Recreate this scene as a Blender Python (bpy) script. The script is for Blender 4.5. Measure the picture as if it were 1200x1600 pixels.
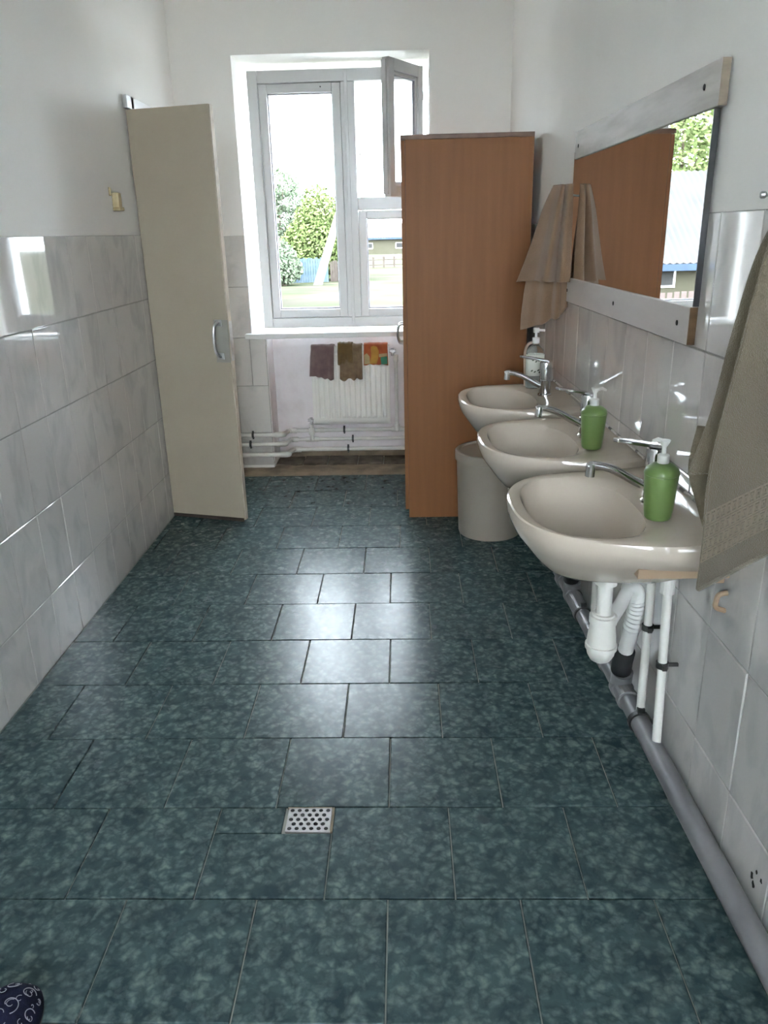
import bpy, bmesh, math, random
from mathutils import Vector, Matrix
random.seed(7)
scene = bpy.context.scene
for o in list(bpy.data.objects): bpy.data.objects.remove(o)
C = scene.collection
sin, cos, pi = math.sin, math.cos, math.pi

# ------------------------------------------------------------------ camera
PITCH, YAW, ROLL, FPX, EYE = 0.3448, -0.0294, -0.0237, 1214.6, 1.4278
fwd = Vector((sin(YAW)*cos(PITCH), cos(YAW)*cos(PITCH), -sin(PITCH)))
rgt = Vector((cos(YAW), -sin(YAW), 0)); up = rgt.cross(fwd)
r2 = rgt*cos(ROLL)+up*sin(ROLL); u2 = -rgt*sin(ROLL)+up*cos(ROLL)
cd = bpy.data.cameras.new('camera'); cam = bpy.data.objects.new('camera', cd); C.objects.link(cam)
cd.sensor_fit = 'VERTICAL'; cd.sensor_height = 36.0; cd.lens = FPX/1600*36.0; cd.clip_start = .02; cd.clip_end = 1000
M = Matrix((r2, u2, -fwd)).transposed().to_4x4(); M.translation = (0, 0, EYE); cam.matrix_world = M
scene.camera = cam

# ------------------------------------------------------------------ light
w = bpy.data.worlds.new('sky'); scene.world = w; w.use_nodes = True
bg = w.node_tree.nodes['Background']; bg.inputs[0].default_value = (0.81, 0.915, 1.0, 1); bg.inputs[1].default_value = 13.0
sd = bpy.data.lights.new('sun', 'SUN'); sun = bpy.data.objects.new('sun', sd); C.objects.link(sun)
sd.energy = 9.0; sd.angle = math.radians(3); sd.color = (1, .93, .8); sun.location = (20, -20, 40)
sun.rotation_euler = (0, math.radians(-50), 0)     # from the west, along the facade
vs = scene.view_settings; vs.view_transform = 'Standard'; vs.look = 'None'; vs.gamma = 1; vs.use_curve_mapping = False
vs.exposure = 1.7
scene.cycles.max_bounces = 16; scene.cycles.diffuse_bounces = 10; scene.cycles.glossy_bounces = 6
scene.cycles.transmission_bounces = 10; scene.cycles.transparent_max_bounces = 12
scene.cycles.sample_clamp_indirect = 8

# ------------------------------------------------------------------ materials
def mat(name, col, rough=.5, metal=0., col2=None, scale=5., detail=4., contrast=(.35, .65), bump=0., bscale=None,
        stretch=(1, 1, 1), trans=0., ior=1.45, spec=.5, alpha=1., rnd=0., sheen=0., dist=0., coord='Object', coat=0.):
    m = bpy.data.materials.new(name); m.use_nodes = True; nt = m.node_tree; b = nt.nodes['Principled BSDF']
    b.inputs['Base Color'].default_value = (*col, 1); b.inputs['Roughness'].default_value = rough
    b.inputs['Metallic'].default_value = metal; b.inputs['IOR'].default_value = ior
    b.inputs['Specular IOR Level'].default_value = spec; b.inputs['Transmission Weight'].default_value = trans
    b.inputs['Alpha'].default_value = alpha; b.inputs['Coat Weight'].default_value = coat
    if sheen: b.inputs['Sheen Weight'].default_value = sheen
    N = nt.nodes.new; L = nt.links.new
    if col2 is not None or bump:
        tc = N('ShaderNodeTexCoord'); mp = N('ShaderNodeMapping'); L(tc.outputs[coord], mp.inputs[0])
        mp.inputs['Scale'].default_value = stretch; vec = mp.outputs[0]
        if rnd:
            oi = N('ShaderNodeObjectInfo'); ml = N('ShaderNodeVectorMath'); ml.operation = 'SCALE'
            cx = N('ShaderNodeCombineXYZ'); L(oi.outputs['Random'], cx.inputs[0]); L(oi.outputs['Random'], cx.inputs[1]); cx.inputs[2].default_value = .3
            L(cx.outputs[0], ml.inputs[0]); ml.inputs['Scale'].default_value = rnd
            ad = N('ShaderNodeVectorMath'); L(vec, ad.inputs[0]); L(ml.outputs[0], ad.inputs[1]); vec = ad.outputs[0]
        if col2 is not None:
            nz = N('ShaderNodeTexNoise'); nz.inputs['Scale'].default_value = scale; nz.inputs['Detail'].default_value = detail
            nz.inputs['Distortion'].default_value = dist; L(vec, nz.inputs['Vector'])
            cr = N('ShaderNodeValToRGB'); L(nz.outputs['Fac'], cr.inputs[0])
            cr.color_ramp.elements[0].position, cr.color_ramp.elements[1].position = contrast
            cr.color_ramp.elements[0].color = (*col, 1); cr.color_ramp.elements[1].color = (*col2, 1)
            L(cr.outputs[0], b.inputs['Base Color'])
        if bump:
            n2 = N('ShaderNodeTexNoise'); n2.inputs['Scale'].default_value = bscale or scale; n2.inputs['Detail'].default_value = 3
            L(vec, n2.inputs['Vector']); bp = N('ShaderNodeBump'); bp.inputs['Strength'].default_value = bump
            bp.inputs['Distance'].default_value = .01; L(n2.outputs['Fac'], bp.inputs['Height']); L(bp.outputs[0], b.inputs['Normal'])
    return m

def floor_tile_mat():
    m = bpy.data.materials.new('teal_tile'); m.use_nodes = True; nt = m.node_tree; b = nt.nodes['Principled BSDF']
    N = nt.nodes.new; L = nt.links.new; b.inputs['Specular IOR Level'].default_value = .12
    tc = N('ShaderNodeTexCoord'); oi = N('ShaderNodeObjectInfo')
    cx = N('ShaderNodeCombineXYZ'); L(oi.outputs['Random'], cx.inputs[0]); L(oi.outputs['Random'], cx.inputs[2])
    sc = N('ShaderNodeVectorMath'); sc.operation = 'SCALE'; L(cx.outputs[0], sc.inputs[0]); sc.inputs['Scale'].default_value = 37
    ad = N('ShaderNodeVectorMath'); L(tc.outputs['Object'], ad.inputs[0]); L(sc.outputs[0], ad.inputs[1])
    wn = N('ShaderNodeTexNoise'); wn.inputs['Scale'].default_value = 30; wn.inputs['Detail'].default_value = 3; L(ad.outputs[0], wn.inputs['Vector'])
    wm = N('ShaderNodeVectorMath'); wm.operation = 'SCALE'; wm.inputs['Scale'].default_value = .06; L(wn.outputs['Color'], wm.inputs[0])
    a2 = N('ShaderNodeVectorMath'); L(ad.outputs[0], a2.inputs[0]); L(wm.outputs[0], a2.inputs[1])
    vo = N('ShaderNodeTexVoronoi'); vo.inputs['Scale'].default_value = 40; L(a2.outputs[0], vo.inputs['Vector'])
    n1 = N('ShaderNodeTexNoise'); n1.inputs['Scale'].default_value = 22; n1.inputs['Detail'].default_value = 6; n1.inputs['Roughness'].default_value = .62; n1.inputs['Distortion'].default_value = .6
    L(ad.outputs[0], n1.inputs['Vector'])
    c1 = N('ShaderNodeValToRGB'); L(vo.outputs['Distance'], c1.inputs[0])
    c1.color_ramp.elements[0].position = .12; c1.color_ramp.elements[0].color = (.118, .158, .152, 1)
    c1.color_ramp.elements[1].position = .62; c1.color_ramp.elements[1].color = (.040, .066, .072, 1)
    c2 = N('ShaderNodeValToRGB'); L(n1.outputs['Fac'], c2.inputs[0])
    c2.color_ramp.elements[0].position = .36; c2.color_ramp.elements[0].color = (.55, .60, .64, 1)
    c2.color_ramp.elements[1].position = .64; c2.color_ramp.elements[1].color = (1.25, 1.25, 1.20, 1)
    mx = N('ShaderNodeMix'); mx.data_type = 'RGBA'; mx.blend_type = 'MULTIPLY'; mx.inputs['Factor'].default_value = 1
    L(c1.outputs[0], mx.inputs[6]); L(c2.outputs[0], mx.inputs[7]); L(mx.outputs[2], b.inputs['Base Color'])
    rg = N('ShaderNodeTexNoise'); rg.inputs['Scale'].default_value = 25; rg.inputs['Detail'].default_value = 5; L(ad.outputs[0], rg.inputs['Vector'])
    mr = N('ShaderNodeMapRange'); L(rg.outputs['Fac'], mr.inputs[0]); mr.inputs[3].default_value = .23; mr.inputs[4].default_value = .30
    L(mr.outputs[0], b.inputs['Roughness'])
    return m

m_paint = mat('white_wall_paint', (0.9000, 0.8848, 0.8589), .75, col2=(0.8700, 0.8548, 0.8289), scale=2, bump=.06, bscale=14)
m_ceil = mat('ceiling_paint', (.92, .915, .90), .8, col2=(.89, .885, .87), scale=3)
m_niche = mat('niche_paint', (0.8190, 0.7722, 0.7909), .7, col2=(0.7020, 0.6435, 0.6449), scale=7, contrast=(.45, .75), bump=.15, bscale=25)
m_grout = mat('floor_grout', (.25, .25, .22), .8, col2=(.16, .17, .16), scale=9)
m_wgrout = mat('wall_grout', (0.2520, 0.2520, 0.2400), .8, col2=(0.3300, 0.3240, 0.3000), scale=6)
m_ftile = floor_tile_mat()
m_wtile = mat('marbled_wall_tile', (0.4935, 0.4790, 0.4641), .045, col2=(0.5880, 0.5665, 0.5457), scale=7, detail=7, contrast=(.34, .52), rnd=23, dist=.8, stretch=(1, 1.2, .75), bump=.015, bscale=5, ior=1.85)
m_screed = mat('screed', (.16, .12, .085), .9, col2=(.30, .24, .17), scale=9, detail=6, bump=.6, bscale=30)
m_dirttile = mat('dirty_tile', (0.0560, 0.0440, 0.0320), .7, col2=(0.1600, 0.1280, 0.0960), scale=12, detail=6, contrast=(.4, .66), bump=.5, bscale=20)
m_wood = mat('beech_laminate', (0.2130, 0.0897, 0.0327), .5, col2=(0.2415, 0.1032, 0.0393), scale=6, detail=6, stretch=(6, 6, .35), contrast=(.3, .7), spec=.25)
m_woodedge = mat('laminate_edge', (.13, .065, .04), .45, col2=(.16, .085, .05), scale=8, stretch=(4, 4, .3))
m_door = mat('cream_door_paint', (0.3800, 0.3269, 0.2492), .42, col2=(0.3562, 0.3048, 0.2328), scale=3, bump=.03, bscale=12)
m_dooredge = mat('door_edge_paint', (.55, .47, .38), .5, col2=(.42, .35, .28), scale=14)
m_frame = mat('white_window_paint', (0.5377, 0.5377, 0.5377), .3, col2=(0.5138, 0.5138, 0.5138), scale=5, contrast=(.5, .8))
m_rubber = mat('grey_gasket', (.25, .26, .29), .6, col2=(.3, .3, .33), scale=20)
m_sill = mat('white_sill', (0.7140, 0.7140, 0.7140), .35, col2=(0.6800, 0.6800, 0.6800), scale=4)
m_glass = mat('window_glass', (1, 1, 1), .0, trans=1, ior=1.04, col2=None, spec=.6)
m_ceramic = mat('white_ceramic', (0.4618, 0.3967, 0.3339), .07, col2=(0.4408, 0.3807, 0.3192), scale=2, spec=.6)
m_chrome = mat('chrome', (.62, .62, .63), .14, 1, col2=(.5, .5, .51), scale=18)
m_steel = mat('brushed_steel', (.55, .55, .55), .38, 1, col2=(.42, .42, .42), scale=30)
m_clamp = mat('dark_clamp_steel', (.10, .10, .10), .35, .7, col2=(.05, .05, .05), scale=30)
m_blk = mat('black_rubber', (.02, .02, .022), .5, col2=(.03, .03, .03), scale=20)
m_whiteplastic = mat('white_plastic', (0.7020, 0.6930, 0.6660), .35, col2=(0.6750, 0.6660, 0.6390), scale=6)
m_pipe = mat('white_pipe_plastic', (0.7220, 0.7030, 0.6650), .32, col2=(0.6650, 0.6460, 0.6080), scale=9)
m_bucket = mat('bucket_plastic', (0.3480, 0.3049, 0.2549), .38, col2=(0.3249, 0.2885, 0.2399), scale=4)
m_greypipe = mat('grey_drain_plastic', (.19, .19, .20), .35, col2=(.15, .15, .16), scale=8)
m_flex = mat('flex_hose_plastic', (.70, .69, .67), .4, col2=(.62, .61, .59), scale=9)
m_green = mat('green_plastic', (0.1134, 0.1782, 0.0538), .33, col2=(0.1215, 0.1857, 0.0585), scale=5)
m_rad = mat('radiator_enamel', (0.8960, 0.8848, 0.8512), .25, col2=(0.8624, 0.8512, 0.8176), scale=4)
m_mirror = mat('mirror_silver', (.80, .80, .80), .01, 1)
m_mirrorback = mat('mirror_edge', (.03, .03, .035), .3, col2=(.05, .05, .05), scale=9)
m_board = mat('whitewashed_board', (0.4420, 0.4123, 0.3825), .55, col2=(0.3400, 0.3060, 0.2720), scale=5, detail=7, stretch=(1, .8, 6), contrast=(.42, .7), bump=.1, bscale=20)
m_board2 = mat('painted_board', (0.4760, 0.4335, 0.4123), .5, col2=(0.4335, 0.3910, 0.3697), scale=5, stretch=(1, .8, 4), contrast=(.4, .8))
m_rawwood = mat('raw_wood', (.15, .085, .04), .7, col2=(.09, .05, .022), scale=14, stretch=(1, 1, 4), bump=.3)
m_peach = mat('peach_wood', (0.3120, 0.2220, 0.1500), .55, col2=(0.2700, 0.1860, 0.1200), scale=9, stretch=(1, .5, 5))
def cloth(name, a, b, s=7): return mat(name, a, .95, col2=b, scale=s, detail=5, bump=.55, bscale=420, sheen=.25)
m_towelA = cloth('greige_terry', (0.1475, 0.1216, 0.0819), (0.1694, 0.1394, 0.0945))
m_towelA2 = mat('greige_jacquard_line', (0.2856, 0.2432, 0.1856), .9, col2=(0.2584, 0.2176, 0.1682), scale=60)
m_towelB = cloth('tan_terry', (0.2421, 0.1492, 0.0898), (0.1973, 0.1186, 0.0698))
m_mauve = cloth('mauve_cloth', (0.1360, 0.0840, 0.0840), (0.2000, 0.1320, 0.1280), 25)
m_tan = cloth('tan_cloth', (.24, .17, .10), (.16, .10, .055), 30)
m_olive = cloth('olive_cloth', (.10, .06, .015), (.16, .10, .03), 25)
m_orange = cloth('orange_cloth', (.50, .13, .035), (.42, .09, .03), 25)
m_yellow = cloth('yellow_cloth', (.60, .33, .06), (.5, .25, .05), 25)
m_teal = cloth('teal_cloth', (.05, .24, .14), (.04, .18, .11), 25)
m_cream = cloth('cream_cloth', (.55, .46, .26), (.45, .36, .2), 25)
m_yellowed = mat('yellowed_plastic', (.55, .46, .27), .4, col2=(.45, .36, .2), scale=30)
m_hole = mat('dark_hole', (.008, .008, .008), .9, col2=(.015, .014, .012), scale=30)
m_caulk = mat('sealant', (.5, .48, .44), .6, col2=(.06, .055, .05), scale=16, detail=6, contrast=(.52, .6), stretch=(1, 1, 1))
m_clear = mat('clear_plastic', (.93, .95, .93), .08, trans=.9, ior=1.3)
m_label = mat('bottle_label', (.75, .76, .70), .5, col2=(.70, .72, .66), scale=9)
m_leafmark = mat('label_print', (.06, .08, .05), .6, col2=(.1, .12, .08), scale=30)
m_pinktube = mat('pinkish_tube', (.52, .38, .30), .4, col2=(.45, .32, .25), scale=9)
m_navy = mat('navy_fabric', (.006, .007, .018), .85, spec=.1, col2=(.016, .018, .045), scale=30, bump=.2, bscale=300)
m_paisley = mat('paisley_print', (0.2750, 0.2750, 0.3025), .85, col2=(0.2310, 0.2310, 0.2640), scale=50)
m_sole = mat('dark_sole', (.03, .03, .03), .7, col2=(.05, .05, .05), scale=20)
m_grass = mat('sunny_grass', (0.0259, 0.0305, 0.0186), .9, col2=(0.0360, 0.0326, 0.0271), scale=.35, detail=8, contrast=(.35, .65), bump=.5, bscale=6, spec=0.)
m_leaf1 = mat('bright_leaf', (0.0545, 0.0748, 0.0252), .6, col2=(0.0842, 0.1013, 0.0431), scale=.8, trans=0, spec=0.)
m_leaf2 = mat('dull_leaf', (0.0550, 0.0702, 0.0469), .6, col2=(0.0826, 0.0983, 0.0656), scale=.8, spec=0.)
m_bark = mat('bark', (.06, .045, .035), .9, col2=(.1, .08, .06), scale=4, spec=0.)
m_bluefence = mat('blue_fence_paint', (0.0468, 0.0693, 0.0904), .7, col2=(0.0671, 0.0867, 0.1063), scale=3, spec=0.)
m_greyfence = mat('grey_fence_wood', (0.0412, 0.0329, 0.0284), .8, col2=(0.0547, 0.0457, 0.0393), scale=4, spec=0.)
m_pole = mat('pole_concrete', (0.0796, 0.0731, 0.0673), .85, col2=(0.0956, 0.0890, 0.0808), scale=3, spec=0.)
m_redroof = mat('rusty_red_roof', (0.0473, 0.0323, 0.0283), .7, col2=(0.0539, 0.0382, 0.0333), scale=.6, spec=0.)
m_slate = mat('white_corrugated_sheet', (0.0390, 0.0381, 0.0370), .7, col2=(0.0330, 0.0326, 0.0320), scale=.8, spec=0.)
m_yellowwall = mat('yellow_plaster', (0.0393, 0.0370, 0.0258), .8, col2=(0.0441, 0.0409, 0.0298), scale=1, spec=0.)
m_bluetrim = mat('blue_trim', (0.0277, 0.0389, 0.0602), .6, col2=(0.0323, 0.0462, 0.0694), scale=3, spec=0.)
m_pinkfence = mat('pinkish_fence', (0.0739, 0.0575, 0.0519), .8, col2=(0.0648, 0.0508, 0.0462), scale=2, spec=0.)

# ------------------------------------------------------------------ helpers
ORI = {}
def obj(name, bm, m, parent=None, loc=None, smooth=False, bevel=0., subsurf=0, solid=0., recalc=True, mats=None):
    if isinstance(bm, bpy.types.Mesh): me = bm
    else:
        if recalc: bmesh.ops.recalc_face_normals(bm, faces=bm.faces)
        if smooth:
            for e in bm.edges:
                if len(e.link_faces) == 2 and e.calc_face_angle(0) > .62: e.smooth = False
        me = bpy.data.meshes.new(name); bm.to_mesh(me); bm.free()
    if mats:
        for q in mats: me.materials.append(q)
    else: me.materials.append(m)
    o = bpy.data.objects.new(name, me); C.objects.link(o)
    org = ORI.get(parent.name, Vector((0, 0, 0))) if parent else Vector(loc or (0, 0, 0))
    me.transform(Matrix.Translation(-org))
    if parent: o.parent = parent
    else: o.location = org
    ORI[o.name] = org
    if smooth:
        for p in me.polygons: p.use_smooth = True
    if solid:
        md = o.modifiers.new('thickness', 'SOLIDIFY'); md.thickness = solid; md.offset = 0
    if bevel:
        md = o.modifiers.new('bevel', 'BEVEL'); md.width = bevel; md.segments = 2; md.limit_method = 'ANGLE'; md.angle_limit = math.radians(40)
    if subsurf:
        md = o.modifiers.new('sub', 'SUBSURF'); md.levels = subsurf; md.render_levels = subsurf
    return o
def tag(o, label, cat, group=None, kind=None):
    o['label'] = label; o['category'] = cat
    if group: o['group'] = group
    if kind: o['kind'] = kind
    return o
def struct(o, label=None, cat=None):
    o['kind'] = 'structure'
    if label: o['label'] = label
    if cat: o['category'] = cat
    return o
def thing(name, loc, label, cat, group=None):
    o = bpy.data.objects.new(name, None); o.empty_display_size = .05; C.objects.link(o); o.location = loc; ORI[o.name] = Vector(loc)
    return tag(o, label, cat, group)
def B(): return bmesh.new()
def box(bm, x0, x1, y0, y1, z0, z1):
    v = [bm.verts.new(p) for p in ((x0,y0,z0),(x1,y0,z0),(x1,y1,z0),(x0,y1,z0),(x0,y0,z1),(x1,y0,z1),(x1,y1,z1),(x0,y1,z1))]
    for f in ((3,2,1,0),(4,5,6,7),(0,1,5,4),(1,2,6,5),(2,3,7,6),(3,0,4,7)): bm.faces.new([v[i] for i in f])
    return bm
def bbox(*a): return box(B(), *a)
def tube(bm, pts, r, seg=12, cap=True):
    pts = [Vector(p) for p in pts]; rings = []
    rr = r if isinstance(r, (list, tuple)) else [r]*len(pts)
    prev = None
    for i, p in enumerate(pts):
        d = (pts[min(i+1, len(pts)-1)]-pts[max(i-1, 0)]).normalized()
        if prev is None:
            a = Vector((0, 0, 1)) if abs(d.z) < .9 else Vector((1, 0, 0)); n = d.cross(a).normalized()
        else: n = (prev-d*prev.dot(d)).normalized()
        prev = n; b = d.cross(n)
        rings.append([bm.verts.new(p+(n*cos(2*pi*k/seg)+b*sin(2*pi*k/seg))*rr[i]) for k in range(seg)])
    for a, b in zip(rings, rings[1:]):
        for k in range(seg): bm.faces.new((a[k], a[(k+1) % seg], b[(k+1) % seg], b[k]))
    if cap: bm.faces.new(rings[0][::-1]); bm.faces.new(rings[-1])
    return bm
def arc_pts(pts, rad, n=5):
    """polyline with its corners rounded"""
    pts = [Vector(p) for p in pts]; out = [pts[0]]
    for i in range(1, len(pts)-1):
        a = (pts[i-1]-pts[i]).normalized(); c = (pts[i+1]-pts[i]).normalized()
        p0 = pts[i]+a*rad; p2 = pts[i]+c*rad
        for k in range(n+1):
            t = k/n; out.append(p0*(1-t)**2+pts[i]*2*t*(1-t)+p2*t*t)
    out.append(pts[-1]); return out
def lathe(bm, prof, cx, cy, z0=0., seg=32, sx=1., sy=1.):
    rings = []
    for r, z in prof:
        if r < 1e-5: rings.append([bm.verts.new((cx, cy, z0+z))])
        else: rings.append([bm.verts.new((cx+sx*r*cos(2*pi*k/seg), cy+sy*r*sin(2*pi*k/seg), z0+z)) for k in range(seg)])
    for a, b in zip(rings, rings[1:]):
        for k in range(seg):
            k2 = (k+1) % seg
            if len(a) == 1 and len(b) == 1: continue
            if len(a) == 1: bm.faces.new((a[0], b[k], b[k2]))
            elif len(b) == 1: bm.faces.new((a[k], a[k2], b[0]))
            else: bm.faces.new((a[k], a[k2], b[k2], b[k]))
    return bm
def catmull(P, t):
    n = len(P)-1; x = t*n; i = min(int(x), n-1); f = x-i
    p0, p1, p2, p3 = P[max(i-1, 0)], P[i], P[i+1], P[min(i+2, n)]
    return (p1*2+(p2-p0)*f+(p0*2-p1*5+p2*4-p3)*f*f+(p1*3-p0-p2*3+p3)*f**3)*.5
def sheet(ctrl, nu=24, nv=30, ripple=None):
    """smooth cloth surface through rows of control points"""
    R = [[Vector(p) for p in row] for row in ctrl]; bm = B(); g = []
    for j in range(nv+1):
        t = j/nv
        line = [catmull([catmull(row, i/nu) for row in R], t) for i in range(nu+1)]
        if ripple: line = [p+Vector(ripple(i/nu, t)) for i, p in enumerate(line)]
        g.append([bm.verts.new(p) for p in line])
    for j in range(nv):
        for i in range(nu): bm.faces.new((g[j][i], g[j][i+1], g[j+1][i+1], g[j+1][i]))
    return bm
def poly_prism(pts, n, th):
    """flat polygon of 3D points extruded by th along n"""
    bm = B(); n = Vector(n)*th
    a = [bm.verts.new(p) for p in pts]; b = [bm.verts.new(Vector(p)+n) for p in pts]
    bm.faces.new(a[::-1]); bm.faces.new(b); k = len(a)
    for i in range(k): bm.faces.new((a[i], a[(i+1) % k], b[(i+1) % k], b[i]))
    return bm
SL = -.0255
def xw(y): return .685+SL*(y-2)        # face of the right wall's tiles
def onwall(bm):
    """verts given as (distance from right wall, y, z) -> world"""
    for v in bm.verts: v.co.x = xw(v.co.y)-v.co.x
    return bm

# ------------------------------------------------------------------ the shell
XL, YB, YN, YR, H = -1.262, 4.86, 5.10, -2.8, 2.75
TT = .007                                # tile thickness
floor = struct(obj('floor', bbox(-1.5, .95, YR, 5.12, -.2, -.006), m_grout))
ceiling = struct(obj('ceiling', bbox(-1.5, .95, YR-.2, 5.4, H, H+.15), m_ceil))
# left wall with the doorway behind the open leaf
bm = B(); x0, x1 = XL-.25, XL-TT
box(bm, x0, x1, YR, 4.00, -.006, H); box(bm, x0, x1, 4.00, 4.62, 2.0, H); box(bm, x0, x1, 4.62, YB, -.006, H)
box(bm, x0-.5, x0-.4, 3.8, YB, -.006, H); box(bm, x0-.4, x0, 3.8, 3.9, -.006, H); box(bm, x0-.4, x0, 4.72, YB, -.006, H); box(bm, x0-.4, x0, 3.9, 4.72, 2.2, 2.3)
box(bm, x0-.4, x0, 3.9, 4.72, -.1, -.006)
wall_left = struct(obj('wall_left', bm, m_paint))
bm = B()
vv = [bm.verts.new(p) for p in ((xw(YR)+TT,YR,-.006),(xw(YR)+.3,YR,-.006),(xw(YR)+.3,YB,-.006),(xw(YB)+TT,YB,-.006),(xw(YR)+TT,YR,H),(xw(YR)+.3,YR,H),(xw(YR)+.3,YB,H),(xw(YB)+TT,YB,H))]
for f in ((3,2,1,0),(4,5,6,7),(0,1,5,4),(1,2,6,5),(2,3,7,6),(3,0,4,7)): bm.faces.new([vv[i] for i in f])
wall_right = struct(obj('wall_right', bm, m_paint))
bm = B(); RWX0, RWX1, RWZ0, RWZ1 = -.80, .74, 1.25, 2.64
box(bm, -1.5, RWX0, YR-.2, YR, -.2, H); box(bm, RWX1, .95, YR-.2, YR, -.2, H); box(bm, RWX0, RWX1, YR-.2, YR, -.2, RWZ0); box(bm, RWX0, RWX1, YR-.2, YR, RWZ1, H)
wall_rear = struct(obj('wall_rear', bm, m_paint))
# back wall with the window opening and the radiator niche
WX0, WX1, WZ0, WZ1, NX0 = -.93, .166, .83, 2.366, -.85
bm = B()
box(bm, -1.52, WX0, YB, 5.48, -.2, H); box(bm, WX1, .97, YB, 5.48, -.2, H)
box(bm, WX0, WX1, YB, 5.48, WZ1, H); box(bm, WX0, NX0, YB, 5.48, -.2, WZ0)
box(bm, NX0, WX1, YN, 5.48, -.2, WZ0)
wall_back = struct(obj('wall_back', bm, m_paint))
struct(obj('niche_lining', box(box(B(), NX0-.001, WX1, YN-.004, YN, .045, WZ0), NX0, NX0+.004, YB+.01, YN, .045, WZ0), m_niche, wall_back))
bm = sheet([[(x, YN-.008+.002*sin(x*40), .0+random.uniform(-.003, .003)) for x in [NX0+.01+k*.1 for k in range(11)]],
            [(x, YN-.010, .05+random.uniform(-.008, .010)) for x in [NX0+.01+k*.1 for k in range(11)]]], 60, 3)
struct(obj('plaster_edge', bm, m_screed, wall_back, solid=.006))
# floor strip of screed and the old broken tiles in the niche
bm = B(); g = []
for j in range(6):
    y = 4.672+(4.90-4.672)*j/5
    g.append([bm.verts.new((-1.26+1.9*i/60, y, -.002+random.uniform(-.002, .003)+(.003 if j > 1 else 0))) for i in range(61)])
for j in range(5):
    for i in range(60): bm.faces.new((g[j][i], g[j][i+1], g[j+1][i+1], g[j+1][i]))
obj('screed_strip', bm, m_screed, floor, smooth=True)
x = NX0
for k, wd in enumerate((.18, .16, .20, .17, .15, .16)):
    obj('broken_tile', bbox(x+.003, min(x+wd-.004, WX1), 4.905+random.uniform(-.012, .012), YN-.012, -.01, .006+random.uniform(0, .008)), m_dirttile, floor, bevel=.004); x += wd

# floor tiles
TW = .3002
R0 = 1.3689
OFF = {-3: .10, -2: .25, -1: .102, 0: .248, 1: .102, 2: .246, 3: .102, 4: .238, 5: .091, 6: .232, 7: .109, 8: .273, 9: .109, 10: .254, 11: .063}
def tile_mesh(wx, wy, th=.01, ch=.0018):
    bm = B(); rows = []
    for (ix, z) in ((0, -th), (0, -ch), (ch, 0)):
        rows.append([bm.verts.new(p) for p in ((ix, ix, z), (wx-ix, ix, z), (wx-ix, wy-ix, z), (ix, wy-ix, z))])
    for a, b in zip(rows, rows[1:]):
        for k in range(4): bm.faces.new((a[k], a[(k+1) % 4], b[(k+1) % 4], b[k]))
    bm.faces.new(rows[-1]); bm.faces.new(rows[0][::-1])
    me = bpy.data.meshes.new('tile'); bm.to_mesh(me); bm.free(); me.materials.append(m_ftile); return me
FT = {}
GAP = .0035
def put_tile(x0, x1, y0, y1):
    wx, wy = round(x1-x0-GAP, 4), round(y1-y0-GAP, 4)
    if wx < .008: return
    key = (wx, wy)
    if key not in FT: FT[key] = tile_mesh(wx, wy)
    o = bpy.data.objects.new('floor_tile', FT[key]); C.objects.link(o); o.parent = floor
    o.location = (x0+GAP/2, y0+GAP/2, random.uniform(-.0006, .0006))
    o.rotation_euler = (random.gauss(0, .0016), random.gauss(0, .0016), 0)
for r in range(-3, 12):
    ya, yb = R0+(r-1)*TW, R0+r*TW
    xr = min(xw(ya), xw(yb)); n = math.floor((XL-OFF[r])/TW)
    xx = OFF[r]+n*TW
    while xx < xr:
        xa, xb = max(xx, XL), min(xx+TW, xr)
        if r == 1 and abs(xx+.4984) < .05:      # the tile cut round the floor drain
            put_tile(xa, xb, ya, 1.575); put_tile(xa, -.325, 1.575, yb)
        else: put_tile(xa, xb, ya, yb)
        xx += TW
# wall tiles
def wtile_mesh(wd, ht, th=TT, ch=.0016):
    bm = B(); rows = []                        # local x = out of the wall
    for (i, x) in ((0, -th), (0, -ch), (ch, 0)):
        rows.append([bm.verts.new(p) for p in ((x, i, i), (x, wd-i, i), (x, wd-i, ht-i), (x, i, ht-i))])
    for a, b in zip(rows, rows[1:]):
        for k in range(4): bm.faces.new((a[k], a[(k+1) % 4], b[(k+1) % 4], b[k]))
    bm.faces.new(rows[-1]); bm.faces.new(rows[0][::-1])
    bmesh.ops.recalc_face_normals(bm, faces=bm.faces)
    me = bpy.data.meshes.new('tile'); bm.to_mesh(me); bm.free(); me.materials.append(m_wtile); return me
WT = {}
def put_wtile(parent, wd, ht, loc, rz, tilt=.0022):
    key = (round(wd, 4), round(ht, 4))
    if key not in WT: WT[key] = wtile_mesh(*key)
    o = bpy.data.objects.new('wall_tile', WT[key]); C.objects.link(o); o.parent = parent
    o.location = loc; o.rotation_euler = (0, random.gauss(0, tilt), rz+random.gauss(0, tilt)); return o
def grout_panel(parent, *a): obj('grout_bed', bbox(*a), m_wgrout, parent)
g = .0034
ZL = [0., .244, .544, .844, 1.144, 1.444]
grout_panel(wall_left, XL-TT, XL-.003, -.1, 3.985, -.004, 1.443)
y = 2.4726-.2*13
while y < 3.98:
    ye = min(y+.2, 3.985)
    for za, zb in zip(ZL, ZL[1:]):
        lean = -.016 if (zb > 1.4 and 2.2 < y < 2.8) else 0      # unevenly laid tiles of the top course
        put_wtile(wall_left, ye-y-g, zb-za-g, (XL, y+g/2, za+g/2), lean)
    y += .2
ZR = [.0, .258, .556, .855, 1.155, 1.455]
bm = B(); vv = []
for yy in (-.1, YB):
    for d in (.003, TT):
        for zz in (-.004, 1.454): vv.append(bm.verts.new((xw(yy)+d, yy, zz)))
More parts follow.
